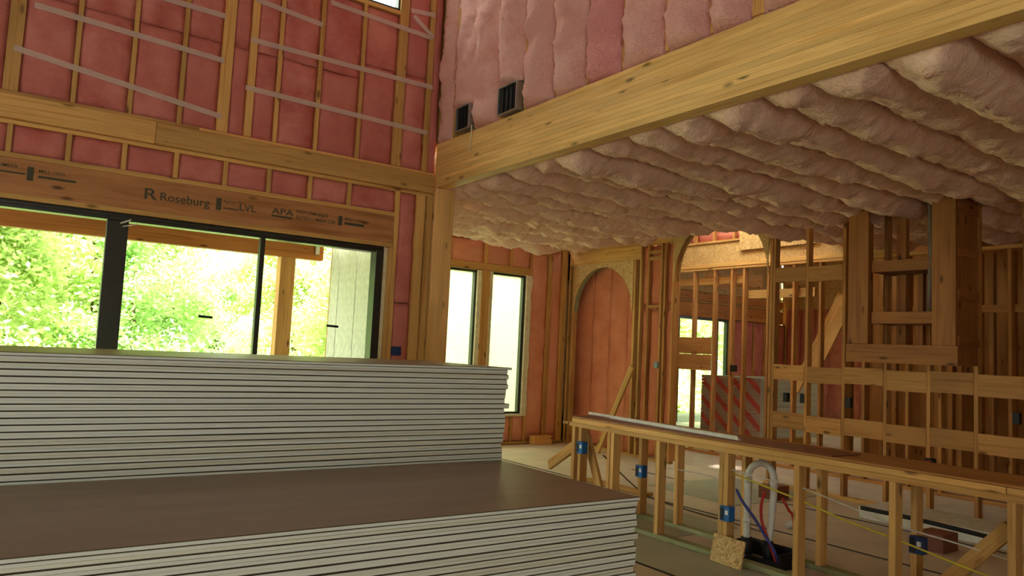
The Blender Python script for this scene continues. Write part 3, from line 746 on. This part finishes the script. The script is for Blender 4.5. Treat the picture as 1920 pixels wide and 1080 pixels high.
box('roof_deck', ROOFM, we, 9.2, 17.7, 5.9, 12.7, 4.4, 4.42); box('roof_deck', ROOFM, we, 8.2, 9.2, 8.2, 12.7, 4.4, 4.42); box('roof_deck', ROOFM, we, 8.2, 9.2, 5.9, 6.8, 4.4, 4.42); box('roof_deck', ROOFM, we, 8.2, 12.4, 1.2, 5.95, 3.56, 3.58)
box('sheathing', OSB, we, 12.3, 17.6, 7.0, 7.02, 0, 4.4); box('sheathing', OSB, we, 8.2, 8.22, 5.9, 12.6, 3.59, 4.4); box('sheathing', OSB, we, 8.4, 12.3, 5.9, 5.92, 3.57, 4.4); box('sheathing', OSB, we, 8.4, 8.42, 10.16, 12.6, 0, 4.4)

box('skylight_diffuser', DIFFUSER, we, 8.2, 9.25, 6.75, 8.25, 4.422, 4.426, 0)  # unseen translucent sheet added over the roof opening to soften the sun
# drywall pile in the room beyond: end-taped pairs with red stripes
def stripe_mat():
    m, t, b = nt('printed_end_tape')
    tc = N(t, 'ShaderNodeNewGeometry'); sp = N(t, 'ShaderNodeSeparateXYZ'); t.links.new(tc.outputs['Position'], sp.inputs[0])
    m1 = N(t, 'ShaderNodeMath', operation='MULTIPLY_ADD'); t.links.new(sp.outputs[1], m1.inputs[0]); m1.inputs[1].default_value = -.85; t.links.new(sp.outputs[2], m1.inputs[2])
    m2 = N(t, 'ShaderNodeMath', operation='MULTIPLY'); t.links.new(m1.outputs[0], m2.inputs[0]); m2.inputs[1].default_value = 3.0
    m3 = N(t, 'ShaderNodeMath', operation='FRACT'); t.links.new(m2.outputs[0], m3.inputs[0])
    k = ramp(t, m3.outputs[0], [(.0, (.55, .46, .40)), (.60, (.55, .46, .40)), (.62, (.62, .10, .08)), (.98, (.62, .10, .08))])
    t.links.new(k.outputs[0], b.inputs['Base Color']); return m
STRIPE = stripe_mat()
NB = 17
ords = ['topmost', 'second from the top', 'third from the top', 'fourth from the top', 'fifth from the top', 'sixth from the top', 'seventh from the top', 'eighth from the top', 'ninth from the top', 'tenth from the top',
        'eleventh from the top', 'twelfth from the top', 'thirteenth from the top', 'fourteenth from the top', 'fifteenth from the top', 'sixteenth from the top', 'seventeenth from the top', 'eighteenth from the top', 'nineteenth from the top',
        'twentieth from the top', '21st from the top', '22nd from the top', '23rd from the top', '24th from the top', '25th from the top', '26th from the top', '27th from the top', '28th from the top']
for i in range(NB):
    z1 = 1.20-i*.0635
    e = empty('drywall_bundle', 'striped drywall bundle seen through the arch, %s' % ords[i], 'drywall', 'striped drywall pile beyond the arch', loc=(11.5, 9.35, z1-.0635))
    j = random.uniform(-.012, .012)
    box('sheet', EDGE, e, 11.52+j, 13.4, 8.67+j, 10.03+j, z1-.0305, z1-.0005, .003); box('sheet', EDGE, e, 11.52+j, 13.4, 8.67+j, 10.03+j, z1-.062, z1-.0315, .003)
    box('end_tape', STRIPE, e, 11.505+j, 11.519+j, 8.67+j, 10.03+j, z1-.061, z1-.0015, .003, 'grey end tape with red diagonal stripes')
for y, wh in ((8.8, 'rightmost'), (9.35, 'middle'), (9.9, 'leftmost')): tag(box('skid_block', 'wood', None, 11.6, 13.2, y-.045, y+.045, .0, .118), wh+' short timber skid under the striped drywall pile', 'skid', 'skids under the striped pile')

# ------------------------------------------------------------------ the two big drywall piles
def sheetmesh(L, W, T, seed, open_top, open_bot):
    """one gypsum sheet: tapered long edges, slight wave; end faces in another paper"""
    n = 14; vs, fs, mi = [], [], []
    g0 = .0032 if open_top else .0009; g1 = .0032 if open_bot else .0009
    prof = [(0, g1), (g1*1.6, 0), (W-g1*1.6, 0), (W, g1), (W, T-g0), (W-g0*1.6, T), (g0*1.6, T), (0, T-g0)]
    for i in range(n+1):
        x = L*i/n
        wz = .0011*noise.noise(Vector((x*1.7, seed*5.1, 0))); wy = .002*noise.noise(Vector((x*1.2, seed*3.3, 7)))
        for (a, b) in prof: vs.append((x, a+wy, b+wz))
    k = len(prof)
    for i in range(n):
        for q in range(k):
            fs.append((i*k+q, (i+1)*k+q, (i+1)*k+(q+1) % k, i*k+(q+1) % k)); mi.append(0 if q in (1, 5) else (2 if (q in (4, 6) and open_top) or (q in (0, 2) and open_bot) else 1))
    fs.append(tuple(range(k))); mi.append(1); fs.append(tuple(n*k+q for q in reversed(range(k)))); mi.append(1)
    me = bpy.data.meshes.new('sheet'); me.from_pydata(vs, [], [tuple(reversed(q)) for q in fs])
    me.materials.append(FACE); me.materials.append(EDGE); me.materials.append(GROOVE)
    for p_, q in zip(me.polygons, mi): p_.material_index = q
    return me
def pile(x0, x1, y0, w_, ztop, t, npairs, where, group, jx, half_top=True):
    L = x1-x0
    variants = [[sheetmesh(L, w_, t-.0002, s*2+k_, k_ == 0, k_ == 1) for k_ in (0, 1)] for s in range(7)]
    tape = boxmesh(.004, w_-.02, 2*t-.004, TAPE, .001)
    z = ztop; idx = 0
    if half_top:
        e = empty('drywall_sheet', 'single loose drywall sheet lying on top of the %s pile' % where, 'drywall', group, loc=(x0+jx(0), y0, z-t))
        link('sheet', variants[0][0], e, (0, 0, 0)); link('edge_tape', boxmesh(.003, w_-.02, t-.003, TAPE, .001), e, (L+.0018, w_/2, t/2)); z -= t
    for i in range(npairs):
        z -= 2*t
        if z < .02: break
        e = empty('drywall_pair', 'taped pair of drywall sheets, %s in the %s pile' % (ords[i] if i < len(ords) else '%s from the top' % (str(i+1)+{1:'st',2:'nd',3:'rd'}.get((i+1) % 10, 'th')), where), 'drywall', group,
                  loc=(x0+jx(i+1), y0+random.uniform(-.003, .003), z))
        v = variants[(i*3+1) % 7]
        link('sheet', v[1], e, (0, 0, 0)); link('sheet', v[0], e, (random.uniform(-.002, .002), random.uniform(-.001, .001), t))
        link('end_tape', tape, e, (L+.0045, w_/2, t))
    return z
def jf(i): return .012*noise.noise(Vector((i*.9, 3, 1)))+random.uniform(-.008, .008)+(.018 if i == 0 else 0)
def jr(i): return -.028*min(i, 19)/19*1.0+.010*noise.noise(Vector((i*.7, 8, 1)))+random.uniform(-.009, .009)+(.035 if i == 0 else 0)+(.015 if i in (8, 13) else 0)
zf = pile(-1.02, 2.645, 2.685, 1.215, .822, .01535, 25, 'low front', 'low front pile of drywall', jf)
zr = pile(-.98, 2.70, 3.905, 1.215, 1.388, .01495, 45, 'tall rear', 'tall rear pile of drywall', jr)
for nm, y0_, zz in (('front', 2.685, zf), ('rear', 3.905, zr)):
    for k, x in enumerate((-.7, .3, 1.3, 2.3)):
        tag(box('skid_board', 'wood', None, x-.045, x+.045, y0_, y0_+1.2, .001, zz-.0005), '%s timber skid under the %s drywall pile' % (('leftmost', 'second from left', 'third from left', 'rightmost')[k], nm), 'skid', 'skids under the %s pile' % nm)
# chalky scuff on the top sheet
# ------------------------------------------------------------------ island frame
isl = empty('island_frame', 'open timber stud frame of the kitchen island', 'frame', loc=(4.9, 3.7, 0))
IX = 4.68
box('bottom_plate', GREENW, isl, IX, IX+.09, 1.0, 5.66, .005, .043); box('bottom_plate', GREENW, isl, 5.13, 5.22, 1.0, 5.66, .0, .038)
for y in (5.655, 5.56, 5.11, 4.55, 3.885, 3.235, 2.562, 1.90, 1.25): box('stud', 'wood', isl, IX+.002, IX+.088, y-.042, y, .043, .80)
for y in (5.65, 5.21, 4.755, 4.03, 3.355, 2.66, 2.0): box('stud', 'wood', isl, 5.132, 5.218, y-.04, y, .038, .80)
box('stud', 'wood', isl, IX+.09, IX+.128, 5.57, 5.655, .043, .80); box('stud', 'wood', isl, IX+.002, IX+.088, 3.80, 3.84, .043, .80)
box('lower_plate', 'wood', isl, IX, IX+.09, 1.0, 5.70, .80, .838); box('lower_plate', 'wood', isl, 5.13, 5.22, 1.0, 5.66, .80, .838)
box('upper_plate', 'wood', isl, IX-.002, IX+.088, 1.905, 5.66, .839, .878); box('upper_plate', 'wood', isl, IX-.002, IX+.088, 1.0, 1.90, .839, .878)
box('upper_plate', 'wood', isl, 5.13, 5.22, 1.0, 5.66, .839, .878)
box('end_tie', 'wood', isl, IX+.095, 5.125, 5.62, 5.66, .80, .878)
box('spreader', 'wood', isl, IX-.001, 4.80, 5.72, 5.80, .815, .835)
bar('diagonal_brace', 'wood', isl, (4.82, 5.60, .72), (4.82, 5.30, .06), .035, .085, (0, 1, 0))
bar('diagonal_brace', 'wood', isl, (4.83, 1.94, .64), (4.83, 2.45, .065), .085, .04, (1, 0, 0))
for x_, y, z, mt in ((IX-.035, 5.50, .62, BLUE), (5.10, 5.17, .43, BLUE), (IX-.03, 3.80, .355, BLUE), (5.08, 2.60, .36, DKBLUE)):
    ob = box('outlet_box', mt, isl, x_, x_+.07, y-.045, y+.045, z-.055, z+.055, .004, 'blue plastic outlet box')
    box('box_opening', BLACK, ob, x_-.002, x_, y+.004, y+.036, z-.045, z+.045, 0); box('box_label', LABELW, ob, x_-.002, x_, y-.034, y-.008, z-.004, z+.028, 0)
tb = box('cover_board', MAROON, isl, IX+.004, 5.03, 2.95, 5.67, .894, .902, .002, 'maroon hardboard strip laid over the frame')
box('top_board', DIMPINE[1], isl, IX+.002, 5.20, 1.0, 5.66, .880, .8935)
yc_ = tube('yellow_cable', YELLOW, isl, [(4.74, 3.84, .655), (4.74, 3.5, .60), (4.75, 3.2, .55), (4.75, 2.9, .49), (4.76, 2.55, .44), (4.80, 2.2, .37), (4.86, 1.9, .31)], .006)
tube('yellow_cable', YELLOW, isl, [(4.72, 3.86, .66), (4.71, 3.85, .55), (4.70, 3.83, .42)], .006)
tube('white_cable', WCABLE, isl, [(4.73, 3.86, .68), (4.73, 3.5, .655), (4.73, 3.23, .65), (4.74, 2.95, .60), (4.75, 2.56, .53), (4.80, 2.2, .49), (4.86, 1.75, .43)], .005)
tube('white_cable', WCABLE, isl, [(5.15, 5.0, .5), (5.13, 4.4, .52), (5.1, 4.05, .47)], .005)
tube('brown_cable', BARK, None, [(5.4, 6.0, .45), (5.6, 5.6, .12), (5.8, 5.2, .02), (5.8, 4.7, .012), (5.75, 4.2, .012)], .008)
bpy.data.objects['brown_cable']['label'] = 'dark cable drooping to the floor behind the island'; bpy.data.objects['brown_cable']['category'] = 'cable'
# angle strips on top
for k, (a, b, lb) in enumerate((((4.98, 5.75, .899), (4.80, 3.80, .899), 'longer pale metal strip lying along the island top'), ((4.90, 5.35, .899), (4.735, 3.74, .899), 'shorter pale metal strip lying beside the longer one'))):
    e = empty('metal_strip', lb, 'strip', 'pale strips on the island', loc=a)
    bar('flange', WHITEM, e, Vector(a)+Vector((0, 0, .006)), Vector(b)+Vector((0, 0, .006)), .04, .004); bar('lip', WHITEM, e, Vector(a)+Vector((-.02, 0, .018)), Vector(b)+Vector((-.02, 0, .018)), .003, .022)
pk = bar('loose_plank', 'wood', None, (5.05, 6.45, .30), (4.90, 5.80, .62), .038, .10, (0, 0, 1)); tag(pk, 'pale plank slanting out from the far end of the island', 'plank')
ob_ = link('board_offcut', boxmesh(.014, .30, .20, OSB), None, (4.60, 3.72, .105)); ob_.rotation_euler = (0, R(12), R(-4)); tag(ob_, 'small strand board offcut leaning on the island sill', 'board')
# plumbing
vp = empty('vent_loop', 'white plastic vent pipe looping under the island top', 'pipe', loc=(4.9, 3.72, 0))
tube('pipe', PVC, vp, [(4.92, 3.80, .14), (4.92, 3.80, .4), (4.92, 3.80, .60), (4.925, 3.785, .67), (4.93, 3.735, .72), (4.935, 3.68, .735), (4.94, 3.62, .71), (4.94, 3.585, .65), (4.94, 3.58, .55), (4.94, 3.60, .30), (4.94, 3.62, .16)], .026, 14, 5)
for p0, p1 in (((4.92, 3.80, .62), (4.92, 3.80, .57)), ((4.94, 3.581, .62), (4.94, 3.580, .57)), ((4.92, 3.80, .30), (4.92, 3.80, .27))): tube('coupling', PVC, vp, [p0, p1], .032, 14, 1)
tube('pipe_stub', BLACK, vp, [(4.92, 3.80, .0), (4.92, 3.80, .16)], .042, 14, 1)
tube('pipe_stub', BLACK, vp, [(4.94, 3.62, .0), (4.94, 3.62, .17)], .036, 14, 1)
sb = empty('slab_box', 'black form box around the island pipes in the floor', 'box', loc=(4.95, 3.55, 0))
box('side', BLACK, sb, 4.83, 5.10, 3.44, 3.455, .001, .12); box('side', BLACK, sb, 4.83, 5.10, 3.90, 3.915, .001, .12); box('side', BLACK, sb, 5.085, 5.10, 3.455, 3.90, .001, .12); box('side', BLACK, sb, 4.83, 4.845, 3.455, 3.90, .001, .06)
tag(tube('blue_tube', BLUEP, None, [(4.86, 3.86, .51), (4.86, 3.80, .43), (4.87, 3.70, .33), (4.88, 3.60, .21), (4.89, 3.53, .12), (4.90, 3.49, .02)], .011), 'dark blue water tube leaning over the white vent pipe', 'tube')
tag(tube('red_tube', RED, None, [(4.90, 3.63, .53), (4.90, 3.66, .42), (4.90, 3.65, .31), (4.90, 3.60, .20), (4.91, 3.52, .02)], .011), 'red water tube bending beside the vent pipe', 'tube')
tag(tube('red_tube', RED, None, [(4.97, 3.53, .50), (4.97, 3.47, .42), (4.97, 3.43, .36), (4.97, 3.40, .02)], .010), 'short red water tube standing right of the pipe loop', 'tube')
tag(tube('white_elbow', PVC, None, [(5.0, 3.50, .30), (5.0, 3.44, .33), (5.0, 3.42, .31), (5.0, 3.42, .02)], .030, 12), 'white plastic elbow fitting low behind the water tubes', 'pipe')
tag(tube('grey_conduit', METAL, None, [(4.80, 3.86, .09), (4.83, 3.78, .05), (4.86, 3.65, .03), (4.88, 3.5, .01)], .012), 'grey flexible conduit curling at the base of the vent pipe', 'conduit')
# odds and ends on the kitchen floor
tag(tube('black_pipe', BLACK, None, [(7.0, 4.1, .16), (7.05, 3.6, .15), (7.05, 3.0, .13)], .02, 10), 'thin black pipe lying along the wall behind the island', 'pipe')
for k, (x_, y_, lb) in enumerate(((6.6, 3.15, 'brown lumber offcut standing on the floor behind the island'), (7.2, 5.2, 'dark brown block near the foot of the stud wall'))):
    tag(box('lumber_offcut', MAROON, None, x_, x_+.25, y_, y_+.22, .001, .15, .004), lb, 'block')
tag(box('drywall_scrap', WHITEM, None, 7.3, 7.9, 2.5, 4.3, .001, .12, .004), 'flat pale sheets stacked at the foot of the stud wall', 'sheet')
tag(box('floor_plank', 'wood', None, 5.95, 6.05, 5.9, 6.9, .001, .04, .003), 'loose plank lying on the floor behind the island', 'plank')
tag(box('lumber_block', 'wood', None, 7.35, 7.7, 9.80, 9.95, .001, .14, .003), 'short wooden block on the floor under the far wall', 'block')

# ------------------------------------------------------------------ shell behind the camera (its openings are placed and sized to light the room)
rf = empty('roof', 'high roof over the great room', kind='structure')
box('roof_deck', ROOFM, rf, -4.0, 4.0, -4.2, 7.3, 7.0, 7.03)
ws = empty('wall_rear', 'wall behind the camera with tall openings', kind='structure')
box('sheathing', OSB, ws, -4, 8.3, -4.2, -4.18, 2.4, 7.0); box('sheathing', OSB, ws, -4, -3.7, -4.2, -4.18, 0, 2.7); box('sheathing', OSB, ws, -.9, 8.3, -4.2, -4.18, 0, 2.4)
box('sheathing', OSB, ws, -4.02, -4.0, -4.2, 7.2, 0, 3.3); box('sheathing', OSB, ws, -4.02, -4.0, -4.2, 7.2, 4.9, 7.0); box('sheathing', OSB, ws, -4.02, -4.0, -4.2, .9, 3.3, 4.9); box('sheathing', OSB, ws, -4.02, -4.0, 2.9, 7.2, 3.3, 4.9)
box('sheathing', OSB, ws, 8.2, 8.22, -4.2, 1.2, 0, 3.6); box('roof_deck', ROOFM, ws, 3.9, 8.3, -4.2, -2.7, 3.55, 3.57)
box('sheathing', OSB, ws, 3.97, 3.985, -4.2, -2.4, 3.2, 7.0)

# ------------------------------------------------------------------ outside
gr = link('ground', boxmesh(90, 60, .1, GRASS, 0), None, (10, 37.2, -.36)); tag(gr, 'grassy ground outside', kind='structure')
pd = box('porch_slab', CONC, None, -6, 3.88, 7.23, 10.9, -.30, -.02); tag(pd, 'concrete porch slab', kind='structure')
pb = empty('porch_beam', 'orange timber beam under the porch roof outside the sliding doors', 'beam', loc=(0, 10.5, 2.66))
box('beam', ORANGE, pb, -6, 3.9, 10.47, 10.61, 2.645, 2.95, .004)
for x in (-4.2, -.2, 3.8): box('joist_hanger', METAL, pb, x-.03, x+.03, 10.44, 10.47, 2.72, 2.9)
pr = box('porch_roof', ORANGE, None, -6, 3.9, 7.22, 11.0, 2.955, 3.0); tag(pr, 'porch roof deck', kind='structure')
pp = box('porch_post', ORANGEZ, None, 3.29, 3.50, 10.46, 10.64, -.02, 2.644, .006); tag(pp, 'square timber porch post seen through the sliding door', 'post')
sw = empty('wall_siding', 'pale exterior return wall beside the porch', kind='structure')
for k in range(10): box('siding_board', WRAP, sw, 3.93-.004*(k % 2), 3.96, 7.23+k*.297, 7.23+(k+1)*.297-.006, -.02, 2.95, .003)
box('corner_board', GREYBOX if False else 'wood', sw, 3.93, 4.03, 10.205, 10.24, -.02, 2.95, .003)
def crown(seed, n, rx, rz, leaf, mat):
    rd = random.Random(seed); vs, fs = [], []
    cl = [(rd.gauss(0, rx*.42), rd.gauss(0, rx*.42), rd.uniform(-rz, rz), rd.uniform(.35, .8)) for _ in range(26)]
    for _ in range(n):
        c = rd.choice(cl); p = Vector((c[0]+rd.gauss(0, c[3]*.5), c[1]+rd.gauss(0, c[3]*.5), c[2]+rd.gauss(0, c[3]*.45)))
        a = Vector((rd.gauss(0, 1), rd.gauss(0, 1), rd.gauss(0, .6))).normalized(); b = a.cross(Vector((rd.gauss(0, 1), rd.gauss(0, 1), rd.gauss(0, 1)))).normalized()
        s = leaf*rd.uniform(.6, 1.4); k = len(vs)
        vs += [p-a*s, p-b*s*.55, p+a*s, p+b*s*.55]; fs.append((k, k+1, k+2, k+3))
    me = bpy.data.meshes.new('foliage'); me.from_pydata(vs, [], fs); me.materials.append(mat); return me
CR = [crown(s, 24000, 1.5, 2.3, .062, LEAF[s % 3]) for s in range(6)]
def trunkmesh(h, r_):
    vs, fs = [], []
    for i in range(6):
        z = h*i/5; rr = r_*(1-.6*i/5)
        for k in range(8): vs.append((rr*math.cos(k*.785)+.12*math.sin(i*1.1), rr*math.sin(k*.785), z))
    for i in range(5):
        for k in range(8): fs.append((i*8+k, i*8+(k+1) % 8, (i+1)*8+(k+1) % 8, (i+1)*8+k))
    me = bpy.data.meshes.new('trunk'); me.from_pydata(vs, [], fs); me.materials.append(BARK)
    for p_ in me.polygons: p_.use_smooth = True
    return me
TR = trunkmesh(5.0, .13)
rt = random.Random(5)
spots = []
for row, (yy_, n, hs) in enumerate(((15.5, 9, .85), (18.5, 9, 1.15), (22.5, 10, 1.5))):
    for k in range(n):
        x = -3.5+(k+rt.uniform(-.3, .3))*(1.9+row*.45); spots.append((x, yy_+rt.uniform(-1, 1), hs*rt.uniform(.85, 1.15)))
for k in range(9): spots.append((15+k*1.6+rt.uniform(-.4, .4), 20+rt.uniform(-1.5, 1.5), rt.uniform(.9, 1.2)))
for i, (x, y, s) in enumerate(spots):
    rx = x/y
    if .225 < rx < .315: s *= .42
    elif i >= 9 and .12 < rx < .42: s *= .62     # lower growth leaves the gap of sky
    low, fard = .215 < rx < .325, x > 14.5
    lb = ('green tree outside the glass door of the room beyond' if fard else 'low tree under the white patch of sky beyond the porch' if low else
          'nearer leafy tree just past the porch beam' if i < 9 else 'leafy tree in the second row of woods past the porch' if i < 18 else 'tall leafy tree at the back of the woods past the porch')
    e = empty('tree', lb, 'tree', lb.replace('tree', 'trees', 1), loc=(x, y, -.31))
    c = link('foliage', CR[(i*5+2) % 6], e, (0, 0, 3.0*s)); c.scale = (s, s, s); c.rotation_euler = (0, 0, i*1.3)
    t_ = link('trunk', TR, e, (0, 0, 0)); t_.scale = (s, s, s*.8)
US = crown(77, 7000, 1.6, .55, .07, LEAF[1])
for i in range(16):
    if i == 10: continue
    x = -4+i*1.15 if i < 11 else 14.5+(i-11)*1.6; y = 13.5+rt.uniform(-.5, .8) if i < 11 else 17.5
    e = link('bush', US, None, (x, y, .25)); e.rotation_euler = (0, 0, i*.9); e.scale = (.8, .8, 1.0)
    tag(e, 'low yellow green bush at the edge of the woods' if i < 11 else 'low bush outside the far glass door', 'bush', 'bushes past the porch' if i < 11 else 'bushes outside the far door')
